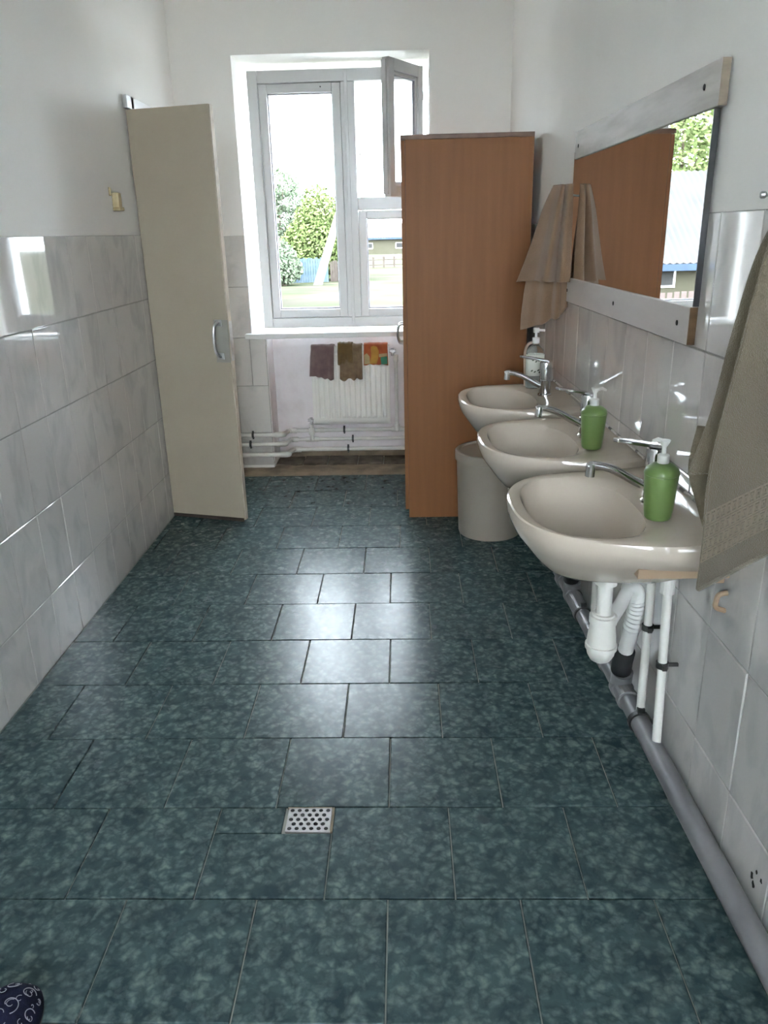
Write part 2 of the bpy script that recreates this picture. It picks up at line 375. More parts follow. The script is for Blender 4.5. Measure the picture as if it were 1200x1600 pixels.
for f in ((0,1,3,2),(4,5,7,6),(0,1,5,4),(2,3,7,6),(0,2,6,4),(1,3,7,5)): bm.faces.new([vv[i] for i in f])
obj('grout_bed', bm, m_wgrout, wall_right)
y = 1.81-.2*9
while y < YB-.01:
    ye = min(y+.2, YB)
    for k, (za, zb) in enumerate(zip(ZR, ZR[1:])):
        put_wtile(wall_right, ye-y-g, zb-za-g, (xw(ye-g/2), ye-g/2, za+g/2), pi+.0255)
    y += .2
# tiles on the back wall, left of the window
def bt(x0, x1, z0, z1):
    if x1-x0 > .01: put_wtile(wall_back, x1-x0-g, z1-z0-g, (x0+g/2, YB-TT, z0+g/2), -pi/2, .0015)
grout_panel(wall_back, XL, WX0, YB-.004, YB+.001, .03, 1.43)
grout_panel(wall_back, WX0, NX0, YB-.004, YB+.001, .03, .822)
ZB = [.02, .237, .539, .837, 1.138, 1.432]
for k, (za, zb) in enumerate(zip(ZB, ZB[1:])):
    edge = NX0 if zb < .84 else WX0
    xs = [edge, edge-.2, edge-.335] if k in (0, 1) else ([edge, edge-.098, edge-.298] if k == 2 else [edge, edge-.2])
    while xs[-1] > XL: xs.append(xs[-1]-.2)
    xs = [max(q, XL) for q in xs]
    for a, b in zip(xs, xs[1:]): bt(b, a, za, zb)
# chipped glaze at the bottom of the right wall
def chip(cy, cz, s, seed):
    rr = random.Random(seed); bm = B(); n = 9
    v = [bm.verts.new((.0006, cy+s*(.6+rr.random()*.6)*cos(2*pi*k/n)*.7, cz+s*(.6+rr.random()*.6)*sin(2*pi*k/n))) for k in range(n)]
    bm.faces.new(v); obj('chipped_glaze', onwall(bm), m_hole, wall_right, recalc=False)
for a in ((1.27, .165, .010, 1), (1.255, .188, .006, 2), (1.235, .185, .007, 3), (1.19, .225, .011, 4), (1.26, .15, .009, 5)): chip(*a)

# ------------------------------------------------------------------ window
win = bpy.data.objects.new('window_1', None); C.objects.link(win); win.location = (-.38, 5.05, .87); ORI[win.name] = Vector(win.location)
struct(win, 'white painted timber window with an open vent sash', 'window')
def ring(bm, x0, x1, z0, z1, wl, wr, wb, wt, y0, y1):
    box(bm, x0, x0+wl, y0, y1, z0, z1); box(bm, x1-wr, x1, y0, y1, z0, z1)
    box(bm, x0+wl, x1-wr, y0, y1, z0, z0+wb); box(bm, x0+wl, x1-wr, y0, y1, z1-wt, z1); return bm
FX0, FX1, FZ0, FZ1, FY = -.885, .135, .868, 2.322, 5.05
bm = ring(B(), FX0, FX1, FZ0, FZ1, .058, .05, .062, .066, FY, FY+.09)
box(bm, -.345, -.262, FY+.004, FY+.09, FZ0+.062, FZ1-.066)
box(bm, -.262, FX1-.05, FY+.006, FY+.09, 1.560, 1.632)
fr = obj('frame', bm, m_frame, win, bevel=.004)
obj('mullion_bead', bbox(-.322, -.303, FY-.008, FY+.004, FZ0+.005, FZ1-.01), m_frame, win, bevel=.003)
def sash(name, x0, x1, z0, z1, y0, y1, wd, n=True):
    s = obj(name, ring(B(), x0, x1, z0, z1, wd, wd, wd, wd, y0, y1), m_frame, win, bevel=.004)
    ym = (y0+y1)/2
    obj('gasket', ring(B(), x0+wd, x1-wd, z0+wd, z1-wd, .006, .006, .008, .005, ym-.008, ym+.012), m_rubber, s)
    obj('pane', bbox(x0+wd+.004, x1-wd-.004, ym, ym+.004, z0+wd+.004, z1-wd-.004), m_glass, s)
    return s
s1 = sash('sash', -.825, -.346, .932, 2.254, FY+.012, FY+.075, .050)
s2 = sash('sash', -.260, .083, .932, 1.557, FY+.012, FY+.075, .046)
for (px, pz) in ((-.46, 2.232), (-.283, 1.26)):
    b = B(); lathe(b, [(0, 0), (.004, 0), (.004, .003), (0, .003)], 0, 0, 0, 10)
    bmesh.ops.rotate(b, cent=(0, 0, 0), matrix=Matrix.Rotation(pi/2, 3, 'X'), verts=b.verts)
    bmesh.ops.translate(b, vec=(px, FY+.010, pz), verts=b.verts); obj('screw', b, m_hole, win)
# the open vent sash, hinged on the right, swung into the room
hx, hy, ang = .118, 5.035, math.radians(59)
dx, dy = -cos(ang), -sin(ang)
def vent(bm):
    """local (along the sash from its hinge, across, z) -> world"""
    for v in bm.verts:
        a, c, z = v.co; v.co = Vector((hx+dx*a+dy*c, hy+dy*a-dx*c, z))
    return bm
VS = obj('vent_sash', vent(ring(B(), 0, .372, 1.618, 2.312, .055, .055, .06, .06, -.02, .024)), m_frame, win, bevel=.004)
obj('glazing_bead', vent(ring(B(), .055, .317, 1.678, 2.252, .016, .016, .016, .016, -.008, .016)), m_frame, VS, bevel=.002)
obj('gasket', vent(ring(B(), .071, .301, 1.694, 2.236, .005, .005, .005, .005, -.004, .012)), m_rubber, VS)
obj('pane', vent(bbox(.074, .298, .002, .006, 1.697, 2.233)), m_glass, VS)
obj('rebate_lip', vent(bbox(.366, .384, -.006, .024, 1.630, 2.300)), m_frame, VS, bevel=.003)
for z in (1.72, 2.14): obj('hinge', tube(B(), [(hx+.012, hy-.012, z), (hx+.012, hy-.012, z+.05)], .007, 10), m_steel, VS, smooth=False)
# sill
sill = struct(obj('trim_1', bbox(-.965, .25, YB-.055, FY+.01, .832, .864), m_sill, bevel=.004, loc=(-.36, YB, .83)), 'white window sill above the radiator', 'window sill')

# unseen window added behind the camera to light the camera-facing surfaces
win2 = bpy.data.objects.new('added_window_2', None); C.objects.link(win2); win2.location = (-.03, YR, 1.25); ORI[win2.name] = Vector(win2.location)
struct(win2, 'white window added unseen in the rear wall to light the room from behind', 'window')
bm = ring(B(), RWX0, RWX1, RWZ0, RWZ1, .06, .06, .06, .06, YR-.16, YR-.08); box(bm, -.07, .01, YR-.16, YR-.08, RWZ0+.06, RWZ1-.06)
obj('frame', bm, m_frame, win2, bevel=.004)
obj('pane', bbox(RWX0+.06, -.07, YR-.122, YR-.118, RWZ0+.06, RWZ1-.06), m_glass, win2); obj('pane', bbox(.01, RWX1-.06, YR-.122, YR-.118, RWZ0+.06, RWZ1-.06), m_glass, win2)
struct(obj('trim_2', bbox(RWX0-.03, RWX1+.03, YR-.08, YR+.04, RWZ0-.03, RWZ0), m_sill, bevel=.004, loc=(-.03, YR, 1.23)), 'white sill of the added rear window', 'window sill')

# ------------------------------------------------------------------ open door on the left wall
door = bpy.data.objects.new('door_1', None); C.objects.link(door); door.location = (-1.05, 3.9, 0); ORI[door.name] = Vector(door.location)
struct(door, 'cream painted door leaf standing open off the left wall', 'door')
da = Vector((.422, -.113, 0)).normalized(); dn = Vector((-da.y, da.x, 0))  # along, back side
dh = Vector((-1.259, 3.948, 0))
def dr(bm):
    for v in bm.verts:
        a, c, z = v.co; v.co = dh+da*a+dn*c+Vector((0, 0, z))
    return bm
leaf = obj('door_leaf', dr(bbox(0, .424, 0, .036, .012, 1.985)), m_door, door, bevel=.004)
obj('edge_strip', dr(bbox(.4235, .4275, .003, .033, .014, 1.983)), m_dooredge, leaf, bevel=.001)
obj('bottom_strip', dr(bbox(.004, .42, -.004, .0, .006, .024)), m_greyfence, leaf)
pl = obj('lock_plate', dr(bbox(.348, .425, -.003, .0005, .842, 1.048)), mat('lock_plate_paint', (.30, .285, .25), .5, col2=(.27, .255, .22), scale=9), leaf, bevel=.001)
obj('latch_plate', dr(bbox(.4272, .4295, .004, .032, .85, 1.04)), m_steel, leaf, bevel=.0005)
for z in (.875, 1.035): obj('handle_foot', dr(bbox(.358, .394, -.008, -.003, z-.018, z+.014)), m_steel, leaf, bevel=.002)
hp = [(.376, -.004, .872), (.374, -.022, .876), (.366, -.036, .90), (.364, -.040, .955), (.366, -.036, 1.01), (.374, -.022, 1.034), (.376, -.004, 1.038)]
obj('handle', dr(tube(B(), [catmull([Vector(p) for p in hp], k/24) for k in range(25)], .0075, 10)), m_steel, leaf, smooth=True)
bm = box(box(box(B(), XL, XL+.022, 3.99, 4.03, .0, 2.045), XL, XL+.022, 4.62, 4.69, .0, 2.045), XL, XL+.022, 3.93, 4.62, 1.99, 2.045)
box(box(box(bm, XL-.24, XL, 4.0, 4.03, 0, 2.0), XL-.24, XL, 4.59, 4.62, 0, 2.0), XL-.24, XL, 4.03, 4.59, 1.97, 2.0)
obj('door_frame', bm, m_frame, door, bevel=.003)
for z in (.3, 1.7): obj('hinge', tube(B(), [(XL+.014, 3.992, z), (XL+.014, 3.992, z+.09)], .008, 10), m_steel, door)

# ------------------------------------------------------------------ wardrobe
wr = thing('wardrobe', (.31, 4.25, 0), 'tall beech laminate wardrobe beside the window', 'wardrobe')
cx0, cx1, cy0, cy1, ch = .021, .606, 3.885, 4.615, 1.842
obj('side_panel', bbox(cx0, cx1, cy0, cy0+.018, .0, ch-.02), m_wood, wr, bevel=.001)
obj('side_panel', bbox(cx0, cx1, cy1-.018, cy1, .0, ch-.02), m_wood, wr, bevel=.001)
obj('top_panel', bbox(cx0-.022, cx1, cy0-.003, cy1+.003, ch-.02, ch), m_woodedge, wr, bevel=.0015)
obj('back_panel', bbox(cx1-.012, cx1-.006, cy0+.018, cy1-.018, .02, ch-.02), m_wood, wr)
obj('bottom_panel', bbox(cx0, cx1-.012, cy0+.018, cy1-.018, .06, .078), m_wood, wr)
obj('plinth', bbox(cx0+.02, cx0+.036, cy0+.018, cy1-.018, .0, .06), m_woodedge, wr)
obj('edge_band', bbox(cx0-.0012, cx0, cy0, cy0+.018, 0, ch-.02), m_woodedge, wr)
for ya, yb, hyy in ((cy0+.002, 4.248, 4.20), (4.252, cy1-.002, 4.30)):
    d = obj('door', bbox(cx0-.020, cx0-.002, ya, yb, .045, ch-.023), m_wood, wr, bevel=.0015)
    pts = [Vector((cx0-.02, hyy, .87)), Vector((cx0-.042, hyy, .878)), Vector((cx0-.05, hyy, .92)), Vector((cx0-.042, hyy, .962)), Vector((cx0-.02, hyy, .97))]
    obj('handle', tube(B(), [catmull(pts, k/16) for k in range(17)], .006, 10), m_steel, d, smooth=True)

# ------------------------------------------------------------------ radiator
rad = thing('radiator', (-.342, 5.04, .25), 'white fluted steel panel radiator in the niche under the sill', 'radiator')
rx0, rx1, rz0, rz1, ry = -.592, -.092, .248, .752, 5.0
bm = B(); nr = 14; prof = []
pw = (rx1-rx0-.03)/nr
for k in range(nr):
    b0 = rx0+.015+k*pw
    for f_, d in ((.08, 0), (.24, .009), (.38, .013), (.62, .013), (.76, .009), (.92, 0)): prof.append((b0+f_*pw, d))
prof = [(rx0, 0)]+prof+[(rx1, 0)]
zs = [(rz0, 0), (rz0+.040, 0), (rz0+.056, 1), (rz1-.05, 1), (rz1-.035, 0), (rz1, 0)]
g_ = [[bm.verts.new((x, ry+.004-d*q, z)) for x, d in prof] for z, q in zs]
for a, b in zip(g_, g_[1:]):
    for i in range(len(prof)-1): bm.faces.new((a[i], a[i+1], b[i+1], b[i]))
obj('front_panel', bm, m_rad, rad, smooth=True, solid=.002)
obj('side_cover', bbox(rx0-.002, rx0+.002, ry+.002, ry+.064, rz0+.005, rz1), m_rad, rad)
obj('side_cover', bbox(rx1-.002, rx1+.002, ry+.002, ry+.064, rz0+.005, rz1), m_rad, rad)
obj('rear_panel', bbox(rx0, rx1, ry+.056, ry+.062, rz0, rz1), m_rad, rad)
gr = obj('top_grille', bbox(rx0, rx1, ry+.004, ry+.012, rz1-.003, rz1+.002), m_rad, rad)
for k in range(24): obj('grille_bar', bbox(rx0+.012+k*.0203, rx0+.018+k*.0203, ry+.012, ry+.056, rz1-.002, rz1+.001), m_rad, gr)
obj('bracket', bbox(rx0+.08, rx0+.11, ry+.062, YN-.002, .35, .70), m_rad, rad)
obj('bracket', bbox(rx1-.11, rx1-.08, ry+.062, YN-.002, .35, .70), m_rad, rad)
def valve(bm, x, y, z, s):
    tube(bm, [(x-.022*s, y, z), (x+.022*s, y, z)], .010, 12); tube(bm, [(x, y-.026, z), (x, y+.012, z)], .011, 12); tube(bm, [(x, y, z-.03), (x, y, z+.018)], .010, 12)
    return bm
obj('valve', valve(B(), rx1+.022, ry+.03, .715, 1), m_steel, rad, smooth=False)
obj('valve', valve(B(), rx0-.022, ry+.03, .272, 1), m_steel, rad)

# ------------------------------------------------------------------ heating pipes
def clamp(bm, x, y, z, r):
    tube(bm, [(x-.007, y, z), (x+.007, y, z)], r+.004, 14); box(bm, x-.006, x+.006, y-.004, y+.004, z+r, z+r+.014); box(bm, x-.005, x+.005, y-.004, y+.004, z-r-.012, z-r); return bm
ylow = YB-.045
for k, (zc, r, nx, cl, clL, lab) in enumerate(((.197, .0135, -.775, -.40, -.965, 'uppermost white heating pipe running behind the wardrobe under the radiator'),
        (.135, .0125, -.767, -.345, -.985, 'middle white heating pipe of the three along the niche'),
        (.067, .0145, -.752, -.378, None, 'lowest white heating pipe just above the broken floor strip'))):
    t = thing('heating_pipe', (-.5, 5.06, zc), lab, 'pipe', 'heating pipes in the radiator niche')
    zl = zc+.034
    path = arc_pts([(-1.255, ylow, zl), (nx, ylow, zl), (nx+.005, 5.06, zc), (.164, 5.06, zc)], .03, 6)
    obj('pipe', tube(B(), path, r, 14), m_pipe, t, smooth=True)
    obj('elbow', tube(B(), arc_pts([(nx-.05, ylow, zl), (nx, ylow, zl), (nx+.002, ylow+.045, zl-.008)], .028, 6), r+.005, 14), m_pipe, t, smooth=True)
    obj('elbow', tube(B(), arc_pts([(nx+.004, 5.02, zc+.006), (nx+.005, 5.06, zc), (nx+.055, 5.06, zc)], .026, 6), r+.005, 14), m_pipe, t, smooth=True)
    obj('clamp', clamp(B(), cl, 5.06, zc, r), m_clamp, t)
    if clL: obj('clamp', clamp(B(), clL, ylow, zl, r), m_clamp, t)
t = thing('riser_pipe', (-.05, 5.05, .2), 'white vertical pipe feeding the right end of the radiator', 'pipe')
obj('pipe', tube(B(), [(-.048, 5.045, .20), (-.05, 5.04, .66)], .0125, 14), m_pipe, t, smooth=True)
obj('tee', tube(tube(B(), [(-.085, 5.06, .197), (-.012, 5.06, .197)], .019, 14), [(-.048, 5.05, .19), (-.048, 5.047, .235)], .018, 14), m_pipe, t, smooth=False)
obj('union', tube(B(), [(-.05, 5.04, .645), (-.05, 5.035, .69)], .017, 12), m_pipe, t)
t = thing('riser_pipe', (-.615, 5.05, .13), 'short white pipe stub joining the left radiator valve', 'pipe')
obj('pipe', tube(B(), [(-.618, 5.045, .135), (-.615, 5.035, .25)], .0135, 14), m_pipe, t, smooth=True)
obj('collar', tube(B(), [(-.617, 5.04, .175), (-.616, 5.037, .222)], .0195, 14), m_pipe, t)
obj('tee', tube(B(), [(-.66, 5.06, .135), (-.575, 5.06, .135)], .0175, 14), m_pipe, t)
obj('collar', tube(B(), [(-.56, 5.06, .197), (-.53, 5.06, .197)], .0175, 14), m_pipe, t)

# ------------------------------------------------------------------ cloths on the radiator
def rag(name, x0, x1, zt, zb, m, label, amp=.006, seed=1, skew=0., lean=0.):
    rr = random.Random(seed); yf = ry-.014; n = 9
    xs = [x0+(x1-x0)*i/(n-1) for i in range(n)]
    w = [rr.uniform(-1, 1) for _ in range(n)]
    rows = [[(x, ry+.068, zt-.10+.004*a) for x, a in zip(xs, w)], [(x, ry+.066, zt-.01) for x in xs], [(x, ry+.03, zt+.006+.003*a) for x, a in zip(xs, w)],
            [(x, ry+.0, zt+.002+.002*a) for x, a in zip(xs, w)], [(x, yf, zt-.025) for x, a in zip(xs, w)]]
    for q in (.33, .66, 1.):
        z = zt+(zb-zt)*q
        rows.append([(x*(1)+lean*q+(x-(x0+x1)/2)*.04*q, yf-.004-amp*(1+a)*q, z+(skew*(i/(n-1)-.5)+.010*rr.uniform(-1, 1))*q) for i, (x, a) in enumerate(zip(xs, w))])
    return tag(obj(name, sheet(rows, 40, 44), m, loc=((x0+x1)/2, ry, zb), smooth=True, solid=.004), label, 'cloth', 'cleaning cloths drying on the radiator')
rag('cleaning_cloth', -.588, -.440, .758, .556, m_mauve, 'crumpled mauve cloth drying over the left end of the radiator', .010, 3, -.03, -.012)
rag('cleaning_cloth', -.402, -.262, .758, .545, m_tan, 'tan cloth with brown creases drying on the middle of the radiator', .010, 5, .0, -.004)
o = rag('cleaning_cloth', -.416, -.322, .768, .648, m_olive, 'small olive brown rag lying over the tan cloth', .006, 8, .02, 0.)
o.location.y -= .006; o.location.z += .002
oc = rag('cleaning_cloth', -.250, -.100, .762, .636, m_orange, 'orange, yellow and teal patterned cloth on the right of the radiator', .003, 11, 0., 0.)
def patch(pts, m):
    obj('patch', poly_prism([(x, ry-.0265, z) for x, z in pts], (0, 1, 0), .001), m, oc)
patch([(-.205, .752), (-.185, .757), (-.165, .75), (-.155, .72), (-.16, .68), (-.17, .645), (-.215, .645), (-.205, .69)], m_yellow)
patch([(-.248, .70), (-.232, .712), (-.214, .69), (-.213, .645), (-.248, .642)], m_cream)
patch([(-.145, .685), (-.102, .690), (-.102, .640), (-.142, .640)], m_teal)
patch([(-.155, .705), (-.103, .71), (-.103, .692), (-.155, .685)], m_cream)

# ------------------------------------------------------------------ wash basins
ZS = .80
def out_r(phi, cu, n=2.8, D=.438, Wd=.286):
    du, dv = cos(phi), sin(phi); lo, hi = 0., .6
    for _ in range(40):
        m_ = (lo+hi)/2; u, v = cu+du*m_, dv*m_
        if u >= 0 and (abs(u)/D)**n+(abs(v)/Wd)**n <= 1: lo = m_
        else: hi = m_
    return lo
def bowl_r(phi):
    du, dv = cos(phi), sin(phi); a = .128 if du > 0 else .138; n = 2.5
    return 1/((abs(du)/a)**n+(abs(dv)/.215)**n)**(1/n)
CU = .272
def basin_bm(yc):
    bm = B(); phis = [2*pi*k/88 for k in range(88)]
    ac = math.atan2(.285, -CU)
    for t in (ac, 2*pi-ac): phis.append(t)
    phis = sorted(p % (2*pi) for p in phis); rings = []
    def add(fn): rings.append([bm.verts.new((lambda q: (q[0], yc+q[1], ZS+q[2]))(fn(p))) for p in phis])
    bl = [(.10, -.140), (.35, -.136), (.62, -.118), (.80, -.090), (.91, -.055), (.97, -.024), (1.0, -.010)]
    for s, z in bl: add(lambda p, s=s, z=z: (CU+cos(p)*bowl_r(p)*s, sin(p)*bowl_r(p)*s, z))
    def mixr(w_, z):
        def f(p):
            r = bowl_r(p)*(1-w_)+out_r(p, CU)*w_; u = CU+cos(p)*r
            back = max(0, (.13-u)/.13)
            return (max(u, 0), sin(p)*r, z+.012*back)
        return f
    for w_, z in ((.12, -.002), (.3, .001), (.6, .002), (.85, .002), (.95, -.001), (1.0, -.010), (1.004, -.022)): add(mixr(w_, z))
    for s, z in ((.985, -.034), (.95, -.050), (.87, -.070), (.74, -.100), (.56, -.138), (.34, -.164), (.12, -.170)):
        def f(p, s=s, z=z):
            r = out_r(p, CU); u = CU+cos(p)*r; v = sin(p)*r
            onb = u < .004
            zz = z
            return (u*1.0 if onb else CU+(u-CU)*s, v*(s if not onb else max(s, .86)), zz if not onb else max(z, -.07))
        add(f)
    for a, b in zip(rings, rings[1:]):
        for k in range(len(phis)):
            k2 = (k+1) % len(phis); bm.faces.new((a[k], a[k2], b[k2], b[k]))
    bm.faces.new(rings[0]); bm.faces.new(rings[-1][::-1])
    return onwall(bm)
def rot_tube(bm, *a, **k): return tube(bm, *a, **k)
def faucet(parent, yc, zt):
    u = .098
    def P(du, dy, z): return (u+du, yc+dy, zt+z)
    bm = lathe(B(), [(0, 0), (.027, 0), (.027, .006), (.0225, .010), (.021, .055), (.0225, .058), (.0225, .062), (.021, .064), (.022, .10), (.0225, .128), (.020, .134), (0, .135)], 0, 0, 0, 28)
    bmesh.ops.translate(bm, vec=P(0, 0, 0), verts=bm.verts)
    fb = obj('faucet', onwall(bm), m_chrome, parent, smooth=True)
    sp = [P(.012, 0, .036), P(.05, 0, .056), (u+.10, yc, zt+.083), (u+.145, yc, zt+.094), (u+.158, yc, zt+.090)]
    sp = [catmull([Vector(p) for p in sp], k/20) for k in range(21)]
    obj('spout', onwall(tube(B(), sp, [.0115-.0025*k/20 for k in range(21)], 14)), m_chrome, fb, smooth=True)
    obj('aerator', onwall(tube(B(), [(u+.150, yc, zt+.097), (u+.152, yc, zt+.066)], .0115, 14)), m_chrome, fb)
    lv = poly_prism([(u-.012, yc-.012, zt+.132), (u+.030, yc-.013, zt+.139), (u+.095, yc-.010, zt+.150), (u+.104, yc, zt+.151), (u+.095, yc+.010, zt+.150), (u+.030, yc+.013, zt+.139), (u-.012, yc+.012, zt+.132)], (0, 0, 1), .009)
    obj('lever', onwall(lv), m_chrome, fb, bevel=.002)
def trap(parent, yc):
    u = .192
    def L(prof, uu, yy, z0, seg=28):
        bm = lathe(B(), prof, uu, yy, z0, seg); return onwall(bm)
    tp = obj('trap', L([(0, 0), (.014, .001), (.026, .009), (.034, .024), (.037, .040), (.040, .041), (.0405, .052), (.037, .053), (.0355, .075), (.031, .112), (.0345, .114), (.0345, .134), (.028, .135), (.026, .139), (0, .139)], u, yc, .368), m_pipe, parent, smooth=True)
    obj('tailpiece', L([(0, .0), (.0185, .0), (.0185, .088), (.027, .090), (.027, .108), (.031, .109), (.034, .118), (.034, .126), (.02, .132), (0, .132)], u, yc, .500), m_pipe, tp, smooth=True)
    path = [Vector(p) for p in ((u-.02, yc+.01, .478), (u-.06, yc+.06, .500), (.10, yc+.10, .522), (.072, yc+.125, .50), (.062, yc+.14, .44), (.062, yc+.165, .36), (.062, yc+.195, .285), (.058, yc+.225, .225))]
    fine = [catmull(path, k/70) for k in range(71)]
    obj('outlet_hose', onwall(tube(B(), fine, [(.0175 if k < 20 else (.0215 if k > 48 else .022+.0035*(k % 2))) for k in range(71)], 16)), m_flex, tp, smooth=True)
    obj('rubber_cuff', onwall(tube(B(), [(.062, yc+.193, .29), (.062, yc+.195, .285), (.060, yc+.215, .245), (.052, yc+.245, .195)], [.024, .028, .029, .030], 18)), m_blk, tp, smooth=True)
YS = (1.785, 2.425, 3.085)
labs = ('nearest white ceramic washbasin, its deck carrying the larger looking green dispenser', 'middle of the three white washbasins on the right wall', 'farthest white washbasin, next to the wardrobe, with a clear bottle on it')
for i, yc in enumerate(YS):
    t = thing('washbasin', (xw(yc)-.2, yc, .4), labs[i], 'washbasin', 'washbasins along the right wall')
    obj('basin', basin_bm(yc), m_ceramic, t, smooth=True)
    obj('waste', onwall(lathe(B(), [(0, .003), (.020, .003), (.024, .0), (.024, -.01), (0, -.01)], .272, yc, ZS-.138, 24)), m_chrome, t, smooth=True)
    faucet(t, yc, ZS+.004)
    trap(t, yc-.005)
    obj('bracket', onwall(bbox(.004, .20, yc-.250, yc-.215, ZS-.086, ZS-.062)), m_peach, t, bevel=.002)
    obj('sealant_bead', onwall(bbox(0, .007, yc-.29, yc+.29, ZS+.006, ZS+.016)), m_caulk, t, bevel=.003)
bm = onwall(bbox(.002, .026, 1.56, 3.34, .690, .722))
tag(obj('support_batten', bm, m_peach, bevel=.003, loc=(xw(2.4)-.02, 2.4, .67)), 'peach coloured wooden batten fixed to the wall under the washbasins', 'batten')

# ------------------------------------------------------------------ plumbing along the right wall
dp = thing('drain_pipe', (xw(2)-.05, 2, .1), 'long grey plastic drain pipe along the foot of the right wall', 'pipe')
ZP = .130
obj('pipe', onwall(tube(B(), [(.045, y, ZP) for y in (.3, 1.0, 1.7, 2.4, 3.1, 3.5)], .0265, 22)), m_greypipe, dp, smooth=True)
for ya, yb in ((1.955, 2.045), (2.16, 2.20), (2.50, 2.67), (2.78, 2.82), (3.24, 3.33)):
    obj('socket', onwall(tube(B(), [(.045, y, ZP) for y in (ya, ya+.02, ya+.022, yb-.03, yb-.028, yb)], [.033, .033, .0305, .0305, .034, .034], 22)), m_greypipe, dp, smooth=False)
for yc in YS:
    obj('branch', onwall(tube(B(), [(.045, yc+.255, ZP), (.049, yc+.235, .19)], [.031, .031], 20)), m_greypipe, dp, smooth=True)
for y in (1.855, 2.50, 3.15):
    b = tube(B(), [(.045, y-.008, ZP), (.045, y+.008, ZP)], .0325, 20); box(b, .0, .015, y-.006, y+.006, ZP-.006, ZP+.006); box(b, .035, .055, y-.006, y+.006, ZP+.03, ZP+.044)
    obj('clamp', onwall(b), m_clamp, dp)
def supply(y0, y1, zt, zb, u, cz, label):
    t = thing('supply_pipe', (xw(y0)-u, y0, zb), label, 'pipe', 'white water supply pipes under the washbasins')
    obj('pipe', onwall(tube(B(), [(u, y0, zt), (u, y1, zb)], .0115, 14)), m_pipe, t, smooth=True)
    obj('socket', onwall(tube(B(), [(u, y0, zt-.055), (u, y0, zt-.012), (u, y0, zt-.01), (u, y0, zt)], [.0175, .0175, .020, .020], 14)), m_pipe, t)
    obj('nut', onwall(tube(B(), [(u, y0, zt), (u, y0, zt+.012), (u, y0, zt+.013), (u, y0, zt+.045)], [.016, .016, .012, .012], 6)), m_chrome, t)
    k = (cz-zb)/(zt-zb); y = y1+(y0-y1)*k
    b = tube(B(), [(u, y, cz-.008), (u, y, cz+.008)], .0155, 16); box(b, 0, u, y-.004, y+.004, cz-.004, cz+.004); box(b, u-.006, u+.006, y-.022, y-.014, cz-.007, cz+.007)
    obj('clamp', onwall(b), m_clamp, t)
supply(1.775, 1.735, .62, .135, .04, .372, 'white vertical supply pipe nearest the camera, under the near basin')
supply(1.885, 1.865, .66, .135, .042, .415, 'white vertical supply pipe just behind the nearest one under the near basin')
supply(2.41, 2.38, .64, .135, .04, .37, 'white vertical supply pipe under the middle basin')
supply(3.06, 3.03, .64, .135, .04, .37, 'white vertical supply pipe under the farthest basin')
t = thing('bucket', (.42, 3.675, 0), 'white plastic bucket with a lid beside the wardrobe', 'bucket')
obj('body', lathe(B(), [(0, .004), (.142, .004), (.150, .0), (.1535, .010), (.166, .39), (.158, .39), (.147, .015), (0, .012)], .42, 3.675, 0, 56), m_bucket, t, smooth=True)
obj('lid', lathe(B(), [(0, .420), (.10, .421), (.150, .419), (.156, .427), (.168, .427), (.173, .422), (.174, .382), (.170, .380), (.168, .392), (.16, .40), (0, .412)], .42, 3.675, 0, 56), m_bucket, t, smooth=True, bevel=0)
obj('handle_lug', bbox(.582, .596, 3.655, 3.695, .32, .36), m_bucket, t, bevel=.003)

# ------------------------------------------------------------------ mirror
mir = thing('mirror', (xw(2.5), 2.5, 1.16), 'long frameless wall mirror held by a pale board above and below', 'mirror')
ydir = Vector((SL, 1, 0)).normalized()
gl = obj('glass', onwall(bbox(.0095, .0135, 1.880, 3.16, 1.235, 1.69)), m_mirror, mir)
obj('dark_edge', onwall(bbox(.0, .0138, 1.8765, 1.8795, 1.250, 1.663)), m_mirrorback, mir)
obj('backing', onwall(bbox(.0, .0092, 1.8805, 3.158, 1.24, 1.685)), m_mirrorback, mir)
def board(y0, y1, z0, z1, u1, m, me, nm):
    bb = obj(nm, onwall(bbox(.0, u1, y0, y1, z0, z1)), m, mir, bevel=.002)
    obj('end_grain', onwall(bbox(.001, u1-.001, y0-.0012, y0+.0005, z0+.001, z1-.001)), me, bb); return bb
m_greyend = mat('weathered_end_grain', (.25, .20, .15), .7, col2=(.18, .14, .1), scale=14, stretch=(1, 1, 4))
tb = board(1.846, 3.130, 1.664, 1.755, .020, m_board, m_greyend, 'top_board'); bb = board(1.878, 3.205, 1.161, 1.249, .020, m_board2, m_rawwood, 'bottom_board')
def screw(par, y, z, u=.020):
    q = B(); tube(q, [(u-.001, y, z), (u+.0012, y, z)], .0065, 10); obj('screw', onwall(q), m_hole, par)
for y, z in ((1.93, 1.712), (3.08, 1.705)): screw(tb, y, z)
for y, z in ((1.95, 1.206), (2.50, 1.206), (3.13, 1.203)): screw(bb, y, z)

